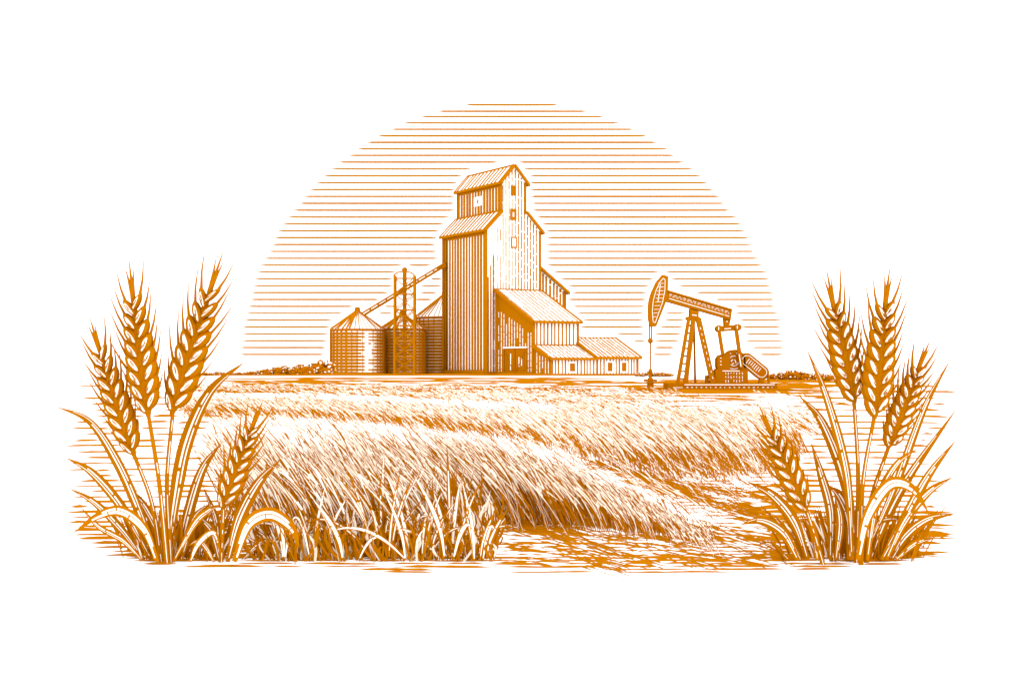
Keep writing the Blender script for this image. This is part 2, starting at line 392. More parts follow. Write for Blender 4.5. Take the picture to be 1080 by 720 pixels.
# ------------------------------------------------------------------ shrubs on the horizon
def shrub(px, ytop, wpx, Y, label, group):
    base = V(((px-HX)*Y/F, Y, 0)); h = H+(HY+1.6-ytop)*Y/F; w = wpx*1.6*Y/F/2
    t = thing('shrub', base, label, 'shrub', group)
    tk = MB(); tk.tube([base, base+V((w*.05, 0, h*.4)), base+V((0, 0, h*.6))], [w*.2, w*.14, w*.08], 6); tk.build('trunk', t)
    cr = MB(); n = 120
    for k in range(n):
        a = rnd.uniform(0, 2*math.pi); rr = math.sqrt(rnd.random()); zz = rnd.uniform(.12, .88)
        rr *= math.sin(math.pi*min(1, .25+zz*.72))
        p = base+V((w*rr*math.cos(a), w*rr*math.sin(a), h*zz)); s = min(w, h*.6)*rnd.uniform(.10, .18)
        m = 1 if rnd.random() < .33 else 0
        if m: s *= .75
        cr.ell(p, V((0, 0, s*rnd.uniform(.6, 1))), V((s*rnd.uniform(.9, 1.4), 0, 0)), V((0, s, 0)), m, 6, 4)
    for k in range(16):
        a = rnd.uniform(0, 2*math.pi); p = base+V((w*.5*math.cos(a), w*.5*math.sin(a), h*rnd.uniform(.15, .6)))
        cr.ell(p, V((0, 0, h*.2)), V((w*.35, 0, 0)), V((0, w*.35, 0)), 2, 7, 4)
    cr.build('crown', t)
ORD = ['', 'second', 'third', 'fourth', 'fifth', 'sixth', 'seventh', 'eighth', 'ninth', 'tenth', 'eleventh', 'twelfth', 'thirteenth', 'fourteenth']
_ls = [(207, 394.6, 11), (218, 393.8, 13), (229, 392.6, 14), (242, 394.2, 12), (254, 393.4, 13), (264, 392.2, 13), (273, 391.2, 13), (281, 389.6, 13), (289, 387.6, 14), (299, 386.2, 15), (308, 387.5, 12), (316.5, 384.6, 15), (325, 386.4, 12), (331.5, 383, 14), (341.5, 380, 17)]
for k, (px, yt, wp) in enumerate(_ls):
    q = len(_ls)-1-k
    lb_ = 'tallest round shrub, touching the leftmost grain bin' if q == 0 else ('smallest shrub at the far left end of the shrub row' if k == 0 else 'low round shrub, %s to the left counting from the leftmost grain bin' % ORD[q])
    shrub(px, yt, wp, 190+rnd.uniform(-2, 2), lb_, 'shrubs left of the bins')
for (px, yt, wp, lb_) in [(676, 393.4, 11, 'tiny low shrub beside the storage building wall'), (685, 392.6, 12, 'tiny low shrub straight behind the pumpjack rod'), (695, 393, 12, 'tiny low shrub just right of the pumpjack rod'), (704, 394.2, 11, 'tiny low shrub just left of the pumpjack skid end')]:
    shrub(px, yt, wp, 165, lb_, 'shrubs behind the pumpjack rod')
for k, (px, yt, wp) in enumerate([(816, 394.6, 11), (825, 393, 13), (834.5, 390.8, 15), (845, 392.4, 14), (855, 394.5, 13), (864, 394, 13), (873, 395.5, 12)]):
    shrub(px, yt, wp, 112, ['low shrub touching the right end of the pumpjack', 'second low shrub right of the pumpjack', 'tallest shrub right of the pumpjack', 'fourth low shrub right of the pumpjack', 'fifth low shrub right of the pumpjack', 'sixth low shrub right of the pumpjack', 'low shrub behind the tall right wheat leaf'][k], 'shrubs right of the pumpjack')

# ------------------------------------------------------------------ pumpjack
YP = 65.0; kp = YP/F
pj = thing('pumpjack', P(760, 411, YP), 'ochre oil pumpjack with its beam tilted down to the right on a long skid', 'pumpjack')
def plate(mb, pts, Y, dep, m=0): mb.prism([P(x, y, Y-dep/2) for x, y in pts], (0, dep, 0), m)
def pbar(mb, a, b, w, Y, dep, m=0):
    a, b = V(a), V(b); d = (b-a).normalized(); n = V((-d.y, d.x))*(w/2)
    plate(mb, [a-n, b-n, b+n, a+n], Y, dep, m)
def faces(mb, fn, Y, dep):                    # the same thin raised line on the near and the far side
    for s in (-1, 1): fn(mb, Y+s*(dep/2+.012), .02)
# skid
m_ = MB(); plate(m_, [(705, 404), (820, 404), (820, 411), (705, 411)], YP, 2.2); d_ = m_
pbar(d_, (722, 405.6), (817, 405.6), .9, YP-1.12, .03, 1); pbar(d_, (710, 408.6), (720, 408.6), .6, YP-1.12, .03, 1)
for x in range(724, 815, 5): pbar(d_, (x, 408.4), (x+rnd.uniform(.6, 2.2), 408.4), .8, YP-1.12, .03, 1)
d_.build('skid', pj)
pad = MB(); plate(pad, [(663, 410.5), (842, 410.5), (842, 412.2), (663, 412.2)], YP-.6, 4)
tag(pad.build('well_pad'), kind='structure')
# horse head
hh = [(698.9, 289.4), (705, 291.2), (704.6, 306.5), (703.2, 317), (692.4, 344), (686.2, 344.4), (684.3, 336.7), (683.9, 323.3), (685, 316), (687.1, 308.5), (692.4, 297)]
m_ = MB(); plate(m_, hh, YP, .55); 
def hhd(mb, Y, d):
    out = [(699.5, 293.5), (701.5, 295), (701.3, 306), (699, 318), (691, 340.5), (688.8, 339), (688, 328), (689, 317), (692, 306), (696, 297.5)]
    for a, b in zip(out, out[1:]+out[:1]): pbar(mb, a, b, .5, Y, d, 1)
    for k in range(10):
        y = 299+k*3.9; x0 = 694.5-max(0, (y-297))*.16; x1 = 699.8-max(0, y-312)*.34
        if x1-x0 > 1.2: pbar(mb, (x0, y), (x1, y-.3), .4, Y, d, 1)
    pbar(mb, (696.5, 300), (694, 318), .6, Y, d, 1)
faces(m_, hhd, YP, .55); m_.build('horse_head', pj)
# walking beam
m_ = MB(); plate(m_, [(704.2, 306.4), (772.3, 326.6), (771, 336.4), (703, 317)], YP, .5); bm_ = m_
def bmd(mb, Y, d):
    for off, w, st, gp in ((7.4, .6, 60, 1), (2.6, .45, 3.2, 1.6), (4.4, .4, 2.0, 1.6)):
        x = 706
        while x < 768:
            x1 = min(x+st*rnd.uniform(.7, 1.3), 769); y = lambda q: 306.9+off+(q-704.2)*.2966
            pbar(mb, (x, y(x)), (x1, y(x1)), w, Y, d, 1); x = x1+gp
faces(bm_, bmd, YP, .5); bo = bm_.build('walking_beam', pj)
m_ = MB(); plate(m_, [(704, 305.5), (772.6, 325.7), (772.3, 327.4), (703.8, 307.3)], YP, .62); plate(m_, [(703, 315.9), (771.2, 335.2), (771, 336.9), (702.6, 317.5)], YP, .62); m_.build('flange', bo)
m_ = MB(); plate(m_, [(728, 325.5), (737.2, 328.5), (737, 334), (739, 335), (738.6, 338.2), (724.4, 336.8), (724.6, 333.8), (728, 333.6)], YP, .66)
pbar(m_, (730, 332), (735, 332.6), .8, YP-.34, .02, 1); m_.build('saddle_bearing', pj)
# samson post
def leg(name, a, b, w, dy0, dy1, line=False):
    m = MB(); A, B = V(a), V(b); p, q = P(A.x, A.y, YP+dy0), P(B.x, B.y, YP+dy1)
    m.bar(p, q, w*kp, w*kp, 0, up=(0, 1, 0))
    if line:
        for k in range(9):
            t0 = .08+k*.105; f = lambda t: V((737.2+15.4*t, 340+62*t)); c, d = f(t0), f(t0+.04)
            pbar(m, c, d, .6, YP+dy0+(dy1-dy0)*t0-w*kp/2-.01, .03, 1)
    return m.build(name, pj)
leg('post_leg', (726.4, 336), (714.6, 404.5), 3.6, -.3, -.55); leg('post_leg', (731.2, 337), (723, 404.5), 4.6, -.3, -.55)
leg('post_leg', (731.8, 337), (733.2, 404.5), 2.2, .25, .55)
leg('post_leg', (736.4, 336), (752.2, 404.5), 5.6, -.25, -.5, True); leg('post_leg', (735.8, 337), (750.6, 404.5), 3.0, .3, .6)
for k in range(8):
    t = .1+k*.118; A = V((726.4, 336)).lerp(V((714.6, 404.5)), t); B = V((731.2, 337)).lerp(V((723, 404.5)), t); ld = MB()
    ld.bar(P(A.x, A.y, YP-.3-.25*t), P(B.x, B.y, YP-.3-.25*t), 1.7*kp, .08)
    ld.build('ladder_rung', pj)
# bridle and polished rod
m_ = MB()
for x in (684.9, 687.2): m_.tube([P(x, 341, YP-.1), P(x, 359, YP-.1)], .035, 6)
m_.build('bridle', pj)
m_ = MB(); m_.tube([P(685.9, 358, YP-.1), P(685.9, 400, YP-.1)], .038, 8); m_.ell(P(685.9, 359.2, YP-.1), V((0, 0, .13)), V((.13, 0, 0)), V((0, .13, 0)), 0, 10, 6)
m_.ell(P(685.9, 390.8, YP-.1), V((0, 0, .11)), V((.09, 0, 0)), V((0, .09, 0)), 0, 10, 6); m_.build('polished_rod', pj)
wh = thing('wellhead', P(685.9, 411, YP-.1), 'small stubby ochre wellhead under the pumpjack rod', 'wellhead')
bs = P(685.9, 411, YP-.1); m_ = MB()
m_.lathe(bs, [(.15, 0), (.15, .3), (.19, .3), (.19, .36), (.12, .36), (.12, .52), (.07, .58), (.07, .78), (.1, .8), (.1, .9), (.05, .95)], 16); m_.build('casing', wh)
m_ = MB(); m_.bar(bs+V((-.3, 0, .42)), bs+V((.3, 0, .42)), .09); m_.build('valve', wh)
# tail: hanger, equalizer, pitman arms
m_ = MB(); plate(m_, [(763.5, 335), (771, 336.4), (769.5, 343), (764, 343)], YP, .4); pbar(m_, (766, 339), (767.5, 339), 1, YP-.21, .02, 1); m_.build('hanger', pj)
m_ = MB(); pbar(m_, (757, 346.8), (778.5, 345.2), 6, YP, .4)
for x, y in ((758, 346.6), (777.6, 345.2)): m_.lathe(P(x, y, YP), [(.16, -.26), (.16, .26)], 14, 0, 'y'); pbar(m_, (x, y-2), (x, y+1.4), .8, YP-.27, .02, 1)
pbar(m_, (764, 346.8), (771, 346.2), .8, YP-.21, .02, 1); m_.build('equalizer', pj)
for a, b, w in (((758.6, 349), (762.4, 373), 3.6), ((776.8, 348), (782.4, 388), 3.9)):
    m_ = MB(); pbar(m_, a, b, w, YP-.52, .16)
    if w > 3.7: pbar(m_, (779.6, 373.5), (781.6, 386.5), .9, YP-.61, .02, 1)
    m_.build('pitman_arm', pj)
# gearbox
m_ = MB(); m_.lathe(P(774, 380.5, YP), [(.4, -.36), (.52, -.28), (.52, .36), (.4, .42)], 28, 0, 'y')
plate(m_, [(756.5, 378), (759, 374.5), (764, 373), (770, 372), (770, 391), (759, 391), (756.5, 387)], YP, .8)
plate(m_, [(770, 371.2), (779, 371.5), (786, 376), (787, 391), (768, 391)], YP, .7); d_ = m_
for rr, a0, a1 in ((8.6, 60, 250), (8.6, 285, 330), (5.2, 20, 130), (5.2, 170, 290)):
    n = 12; pts = [(774+rr*math.cos(R(a0+(a1-a0)*k/n)), 380.5+rr*math.sin(R(a0+(a1-a0)*k/n))) for k in range(n+1)]
    for a, b in zip(pts, pts[1:]): pbar(d_, a, b, .55, YP-.375, .03, 1)
for a, b in (((771, 381), (773, 379)), ((775, 379), (776.4, 383)), ((772, 384), (774, 383))): pbar(d_, a, b, .8, YP-.375, .03, 1)
for y in (377.5, 381, 384.5): pbar(d_, (759.5, y), (761, y), .9, YP-.415, .03, 1)
d_.build('gearbox', pj)
m_ = MB(); plate(m_, [(754.4, 390), (789, 390), (789, 404.2), (754.4, 404.2)], YP, 1.1); plate(m_, [(756, 388.5), (762, 388.5), (762, 391), (756, 391)], YP, .9); d_ = m_
pbar(d_, (762, 391), (780, 391), .8, YP-.56, .03, 1)
for x in (765.5, 768.2, 771, 774, 777, 780, 783):
    for y in (394, 398, 402):
        if rnd.random() < .85: pbar(d_, (x, y-1.4), (x, y+rnd.uniform(-.3, 1.4)), .55, YP-.56, .03, 1)
d_.build('engine_box', pj)
m_ = MB(); plate(m_, [(745.8, 396), (754.3, 395), (754.3, 404.2), (745.8, 404.2)], YP, .8); pbar(m_, (748, 399), (748, 401), .9, YP-.41, .02, 1); m_.build('motor', pj)
# crank with counterweight
def stadium(c1, c2, r):
    c1, c2 = V(c1), V(c2); d = (c2-c1).normalized(); a0 = math.atan2(d.y, d.x); out = []
    for c, s in ((c2, -90), (c1, 90)):
        for k in range(9):
            a = a0+R(s+k*22.5); out.append((c.x+r*math.cos(a), c.y+r*math.sin(a)))
    return out
m_ = MB(); plate(m_, stadium((787.5, 379.5), (804, 393), 7.6), YP-.2, .3); 
def cwd(mb, Y, d):
    s = stadium((788, 380), (803.4, 392.6), 5.2)
    for k, (a, b) in enumerate(zip(s, s[1:]+s[:1])): pbar(mb, a, b, .55, Y, d, 1)
    dd = V((16.5, 13.5)).normalized(); n = V((-dd.y, dd.x)); c1 = V((787, 379.5))
    for k in range(7):
        q = c1+dd*(2+k*2.6); pbar(mb, q-n*3.2, q+n*rnd.uniform(1.5, 3.2), .55, Y, d, 1)
faces(m_, cwd, YP-.2, .3); m_.build('counterweight', pj)
m_ = MB(); pbar(m_, (811, 395), (811, 404.3), 1.9, YP-.4, .15); m_.build('guard_post', pj)
m_ = MB(); plate(m_, [(801.6, 399), (805, 399), (806.4, 404.3), (800.4, 404.3)], YP-.5, .3); m_.build('crank_rest', pj)

# ------------------------------------------------------------------ furrow ridges on the ground
fu = MB()
def ridge(mb, x0, x1, py, th, slope=0, m=0, wob=.25, seg=9):
    """low ridge of earth between two bearings, th = its height as an angle in px"""
    n = max(2, int((x1-x0)/seg)); i0 = len(mb.v); ph = rnd.random()*6
    for k in range(n+1):
        t = k/n; y = py+slope*(x1-x0)*t+wob*math.sin(ph+t*(x1-x0)/17)
        tp = min(1, 4*t+.12, 4*(1-t)+.12)*rnd.uniform(.75, 1.15)
        p = G(x0+(x1-x0)*t, max(y, 390.5)); hgt = th*p.y/F*.9*tp; dep = min(th*.32*tp*p.y**2/F, 1.2)
        mb.v += [(p.x, p.y-dep, .001), (p.x, p.y, hgt), (p.x, p.y+dep, .001)]
    for k in range(n):
        a = i0+3*k
        mb.f += [(a, a+3, a+4, a+1), (a+1, a+4, a+5, a+2)]; mb.m += [m, m]
def interp(tab, y):
    for (a, b), (c, d) in zip(tab, tab[1:]):
        if a <= y <= c: return b+(d-b)*(y-a)/(c-a)
    return tab[0][1] if y < tab[0][0] else tab[-1][1]
XL = [(400, 185), (406, 82), (430, 80), (450, 76), (490, 72), (520, 70), (540, 66), (552, 70), (565, 82), (575, 96), (588, 116), (596, 180), (604, 300)]
XR = [(400, 880), (405, 990), (410, 1012), (440, 1003), (480, 1000), (520, 1006), (550, 1006), (565, 998), (575, 986), (585, 970), (592, 952), (600, 900), (606, 760)]
def dashes(x0, x1, y, th, lmin, lmax, gap, keep=1.0):
    x = x0
    while x < x1:
        Ls = rnd.uniform(lmin, lmax)
        if rnd.random() < keep and min(x+Ls, x1)-x > 3: ridge(fu, x, min(x+Ls, x1), y+rnd.uniform(-.5, .5), th*rnd.uniform(.7, 1.2))
        x += Ls+rnd.uniform(gap*.4, gap*1.6)
y = 407.5
while y < 590:
    jt = 28 if y < 540 else 12
    xl = interp(XL, y)+rnd.uniform(-6, jt); xr = interp(XR, y)-rnd.uniform(-6, jt)
    th = 2.0 if y < 530 else 2.6
    lm = 235 if y < 470 else 285
    dashes(xl, lm+rnd.uniform(-30, 20), y, th, *((14, 80, 3, .97) if y < 535 else (35, 120, 4, .97)))
    rm = 862 if y < 450 else (845 if y < 500 else 800)
    dashes(rm+rnd.uniform(-15, 15), xr, y, th, *((18, 95, 3, .97) if y < 535 else (35, 120, 4, .97)))
    y += 6.3 if y < 500 else (5.4 if y < 550 else 4.4)
# long lines at the far edge of the field
for (x0, x1, yy, th) in [(188, 690, 396.2, 2.5), (690, 885, 401.6, 1.6), (200, 690, 398.4, .9), (186, 700, 400.0, 1.7), (190, 560, 401.4, .8), (230, 690, 402.6, .7), (690, 884, 402, 1.4), (672, 760, 399, .9), (660, 850, 412.5, 1.8), (640, 870, 414.6, 1.4), (610, 830, 417.3, 1.4), (560, 760, 404.4, .9), (600, 700, 407.5, 1), (540, 660, 410, .9), (690, 705, 403.5, .8), (690, 712, 407, .8), (824, 870, 406.5, .8), (830, 880, 409.5, .8)]:
    ridge(fu, x0, x1, yy, th, wob=.15, seg=14)
for k in range(420):
    yy = rnd.uniform(401.0, 414); x = rnd.uniform(200, 840); ridge(fu, x, x+rnd.uniform(8, 60), yy, rnd.uniform(.6, 1.2))
for k in range(90):
    yy = rnd.uniform(412, 436); x = rnd.uniform(560, 850); ridge(fu, x, x+rnd.uniform(10, 60), yy, rnd.uniform(.7, 1.3), .02)
for k in range(70):
    yy = rnd.uniform(402.5, 411.5); x = rnd.uniform(655, 860); ridge(fu, x, x+rnd.uniform(10, 50), yy, rnd.uniform(.5, 1.1))
# the bare wheel track at lower right
y = 496
while y < 590:
    xa_ = interp([(496, 640), (505, 655), (520, 690), (540, 730), (556, 750), (562, 760), (572, 540), (580, 505), (592, 500)], y)
    dashes(xa_+rnd.uniform(-8, 8), 850, y, 1.15, 10, 46, 6, .9); y += 3.7
y = 556
while y < 592: dashes(500+rnd.uniform(0, 10), 620+(y-556)*8, y, 1.5, 12, 46, 5, .95); y += 4.1
for k in range(300):
    yy = rnd.uniform(500, 596); x = rnd.uniform(500, 845)
    if yy < 500+(x-500)*.02 or (x < 640 and yy < 552) or (x < 745 and yy < 520+(x-600)*.32): continue
    ridge(fu, x, x+rnd.uniform(8, 42), yy, rnd.uniform(.8, 1.7), rnd.uniform(.0, .14))
for cpts, wid, n in (([(628, 486), (680, 503), (740, 520), (815, 548)], 7, 230), ([(500, 534), (555, 552), (600, 570), (650, 600)], 9, 210), ([(690, 548), (760, 566), (830, 590)], 4, 90), ([(590, 550), (660, 568), (740, 594)], 4, 80), ([(548, 546), (620, 568), (700, 598)], 3, 70), ([(650, 552), (720, 570), (790, 592)], 3, 60), ([(690, 512), (760, 530), (840, 562)], 4, 90), ([(720, 508), (780, 518), (850, 540)], 4, 70), ([(730, 545), (790, 562), (840, 580)], 3, 50)):
    cc = curve([V(p) for p in cpts], 60)
    for k in range(n):
        q = cc[rnd.randrange(61)]; x = q.x+rnd.uniform(-26, 8); yy = q.y+rnd.gauss(0, wid*.6)
        ridge(fu, x, x+rnd.uniform(10, 34), yy, rnd.uniform(.8, 1.5), rnd.uniform(.18, .36), wob=.5, seg=6)
# ragged lower edge of the drawing of the field
for yy, x0, x1, kp_ in ((588, 130, 975, .97), (591, 140, 965, .97), (594.2, 150, 955, .95), (597.4, 190, 930, .8), (600.4, 260, 880, .7), (603.2, 400, 780, .65)):
    dashes(x0, x1, yy, 2.0, 30, 130, 7, kp_)
for k in range(300):
    yy = rnd.uniform(540, 590); x = rnd.choice([rnd.uniform(120, 330), rnd.uniform(800, 975)]); ridge(fu, x, x+rnd.uniform(12, 50), yy, rnd.uniform(1.2, 2.2))
tag(fu.build('furrows', mats=SLF), 'broken level ochre furrow lines across the pale ground round the wheat', 'furrows', kind='stuff')

def runs(n, on, off):
    out = []
    while len(out) < n: out += [True]*rnd.randint(*on)+[False]*rnd.randint(*off)
    return out
# ------------------------------------------------------------------ wheat field
def blade(mb, base, top, bend, w, m0=0, m1=None, n=4, t0=.5, shape='blade'):
    """tapered bent blade; the part above t0 takes material m1"""
    base, top, bend = V(base), V(top), V(bend); i0 = len(mb.v)
    d = top-base; side = V((d.z, rnd.uniform(-.4, .4)*d.z, -d.x)); side = side.normalized() if side.length > 1e-6 else V((1, 0, 0))
    for k in range(n+1):
        t = k/n; p = base+d*t+bend*(4*t*(1-t))
        if shape == 'ear': ww = w*(.45 if t < t0 else 1.25*math.sin(math.pi*min(1, .25+.75*(t-t0)/(1-t0))) + .05)
        else: ww = w*(.6+.8*t if t < .4 else .92*(1-(t-.4)/.6)**.8+.02)
        mb.v += [tuple(p-side*(ww/2)), tuple(p+side*(ww/2))]
    for k in range(n):
        a = i0+2*k; mb.f.append((a, a+1, a+3, a+2)); mb.m.append(m1 if (m1 is not None and (k+.5)/n > t0) else m0)
def inside(poly, x, y):
    c = False
    for (a, b), (d, e) in zip(poly, poly[1:]+poly[:1]):
        if (b > y) != (e > y) and x < (d-a)*(y-b)/(e-b)+a: c = not c
    return c
def stalk_blade(mb, b, top, bend, w, t0, stem):
    """stalk with a pale head that has an ochre edge"""
    i0 = len(mb.v); d = top-b; side = V((d.z, rnd.uniform(-.3, .3)*d.z, -d.x)).normalized(); n = 8; e = rnd.choice((-.25, -.05, .15))
    for k in range(n+1):
        t = k/n; p = b+d*t+bend*(4*t*(1-t)); f = (t-t0)/(1-t0)
        ww = w*(.42 if t < t0 else .42+.75*math.sin(math.pi*min(1, .12+.88*f)))+1e-5
        if t >= .999: ww = w*.12
        for q in (-1, e, 1): mb.v.append(tuple(p+side*(ww/2*q)))
    rn = runs(n, (2, 5), (1, 1)); sg = rnd.random() < .8
    for k in range(n):
        a = i0+3*k; hd = (k+.5)/n > t0
        for j in (0, 1):
            mb.f.append((a+j, a+j+1, a+j+4, a+j+3))
            mb.m.append((0 if (j == 1 and rn[k]) else 1) if hd else (1 if (stem and j == 0) else 0))
wf_ = MB(); soil = MB()
def swath(front, back, hgt, n, lean, wpx, cream, bed=False):
    """front, back: edges of one stand of wheat as (bearing, ground bearing) tables"""
    xa = max(front[0][0], back[0][0]); xb = min(front[-1][0], back[-1][0])
    N = 40; xs = [xa+(xb-xa)*k/N for k in range(N+1)]
    fr_ = lambda k: min(1, k/7, (N-k)/7)
    pf = [G(x, interp(back, x)+(interp(front, x)-interp(back, x)-.4-rnd.random()*1.4)*max(.03, fr_(k))) for k, x in enumerate(xs)]; pb_ = [G(x, interp(back, x)-rnd.random()*.5) for x in xs]
    i0 = len(soil.v)
    if bed: soil.v += [(p.x, p.y, .006) for p in pf]+[(p.x, p.y, .006) for p in pb_]
    for k in range(N if bed else 0): soil.f.append((i0+k, i0+k+1, i0+N+2+k, i0+N+1+k)); soil.m.append(0)
    for c in range(n):
        x = xa+(xb-xa)*(rnd.random() if rnd.random() < .8 else rnd.triangular(0, 1, .5)); f = rnd.random()**.85; y = interp(back, x)+(interp(front, x)-interp(back, x))*f+rnd.gauss(0, .035)*(interp(back, x)-HY); x += rnd.gauss(0, 5)
        hh_ = hgt(x, y)*rnd.uniform(.7, 1.1); b = G(x, y); le = lean(x, y)*rnd.uniform(.6, 1.35)
        top = b+V((-le*hh_, rnd.uniform(-.15, .15)*hh_, hh_)); w = wpx*b.y/F*rnd.uniform(.75, 1.25)*(.55+.45*min(1, hh_*F/b.y/60))
        bd = V((hh_*rnd.uniform(.0, .16), 0, hh_*rnd.uniform(0, .1)))
        r = rnd.random()+(.22 if f > .75 and not bed and cream > .3 else 0)
        if r < cream: stalk_blade(wf_, b, top, bd, w*1.25, rnd.uniform(.42, .68), rnd.random() < .5)
        elif r < cream+.10: blade(wf_, b, b.lerp(top, .9), bd, w*.7, 1, None, 4)
        elif r < cream+.27: blade(wf_, b, b.lerp(top, rnd.uniform(.93, 1.08)), bd, w*.8, 0, None, 4)
        else: blade(wf_, b, b.lerp(top, rnd.uniform(.45, .9)), bd, w*(.8 if bed else 1.05), 0, None, 4)
S1F = [(205, 414), (330, 416), (430, 420), (540, 426), (640, 430), (720, 428)]
S1B = [(205, 407), (430, 407.5), (720, 411)]
S2F = [(200, 441), (330, 442), (430, 450), (540, 464), (600, 478), (640, 492), (690, 505), (740, 507), (815, 501), (846, 484)]
S2B = [(200, 428), (330, 431), (430, 437), (540, 446), (640, 456), (740, 473), (815, 476), (846, 470)]
SCF = [(600, 440), (640, 446), (700, 452), (800, 458), (872, 462)]
SCB = [(600, 434), (700, 437), (872, 440)]
S3F = [(238, 540), (270, 572), (300, 587), (400, 588), (490, 575), (508, 553), (620, 555), (690, 563), (754, 572)]
S3B = [(238, 494), (330, 497), (430, 508), (540, 530), (600, 538), (640, 543), (700, 556), (754, 571)]
swath(S1F, S1B, lambda x, y: .17, 2600, lambda x, y: 2.4, 1.15, .4)
swath(SCF, SCB, lambda x, y: .26, 1100, lambda x, y: 1.6, 1.25, .4)
swath([(200, 448), (330, 466), (540, 510), (640, 535), (760, 565), (800, 520), (850, 490)], [(200, 406), (850, 414)], lambda x, y: .20, 3000, lambda x, y: 1.3, 1.1, .18)
swath(S2F, S2B, lambda x, y: .34+.10*min(1, max(0, (x-540)/120)), 4600, lambda x, y: 1.15-.35*min(1, max(0, (x-430)/200)), 1.4, .45)
swath(S3F, S3B, lambda x, y: .48*min(1, max(.16, (775-x)/220)), 4200, lambda x, y: .6-.15*(x < 430), 1.75, .46, True)
tag(soil.build('soil', mats=[INKF]), kind='structure')
tag(wf_.build('wheat', mats=SLW), 'dense ripe wheat leaning left in bands across the field', 'wheat', kind='stuff')

# ------------------------------------------------------------------ leaves with pale stripes
def leaf(name, pts, wpx, Y0, parent, n=64, dy=0.0, light=None):
    """pts from base to tip in bearings; a closed thin ribbon with a keel and pale veins"""
    cc = curve([V((x, y)) for x, y in pts], n); m = MB()
    if light is None: light = 1 if pts[-1][1]-min(p[1] for p in pts) > 14 else 0
    if wpx < 6 and light < 2: cols, pale = [-1, -.35, .25, 1], {1: (.06, .75)}
    elif light == 2: cols, pale = [-1, -.55, .0, .06, .6, 1], {1: (.0, .95), 2: (.0, .9), 3: (.0, .92)}
    elif light: cols, pale = [-1, -.56, -.06, .10, .46, 1], {1: (.02, .8), 3: (.1, .7)}
    else: cols, pale = [-1, -.46, -.30, .0, .26, 1], {1: (.12, .86), 3: (.02, .72)}
    if rnd.random() < .5: cols = [-q for q in cols[::-1]]; pale = {len(cols)-2-k: v for k, v in pale.items()}
    yoff = rnd.uniform(-.06, .06); rings = []
    for k, p in enumerate(cc):
        t = k/n; a, b = cc[max(0, k-1)], cc[min(n, k+1)]; d = (b-a).normalized(); nn_ = V((-d.y, d.x))
        w = wpx/2*(.34+.66*min(1, t/.35))*(1 if t < .5 else max(.02, 1-((t-.5)/.5)**1.5))
        Y = Y0+yoff+dy*t+.10*math.sin(t*2.4); ring = []
        for s in (-1, 1):
            for q in cols if s < 0 else cols[::-1]:
                kk = (1-abs(q))*w*.5/F*Y0
                ring.append(P((p+nn_*(w*q)).x, (p+nn_*(w*q)).y, Y+s*(.0015+kk*.25)+.2*kk))
        rings.append(ring)
    N = len(rings[0]); nc = len(cols)-1
    for ring in rings: m.v += [tuple(v) for v in ring]
    st = [runs(n, (12, 36), (1, 1)) if light != 2 else runs(n, (14, 40), (1, 1)) for _ in range(N)]
    for k in range(n):
        t = k/n
        for j in range(N):
            jj = j if j < nc else (2*nc-j if j > nc else -1)
            mi = 1 if (jj in pale and j != N-1 and pale[jj][0] < t < pale[jj][1] and st[jj][k]) else 0
            q = (j+1) % N; m.f.append((k*N+j, k*N+q, (k+1)*N+q, (k+1)*N+j)); m.m.append(mi)
    return m.build(name, parent, SLF)

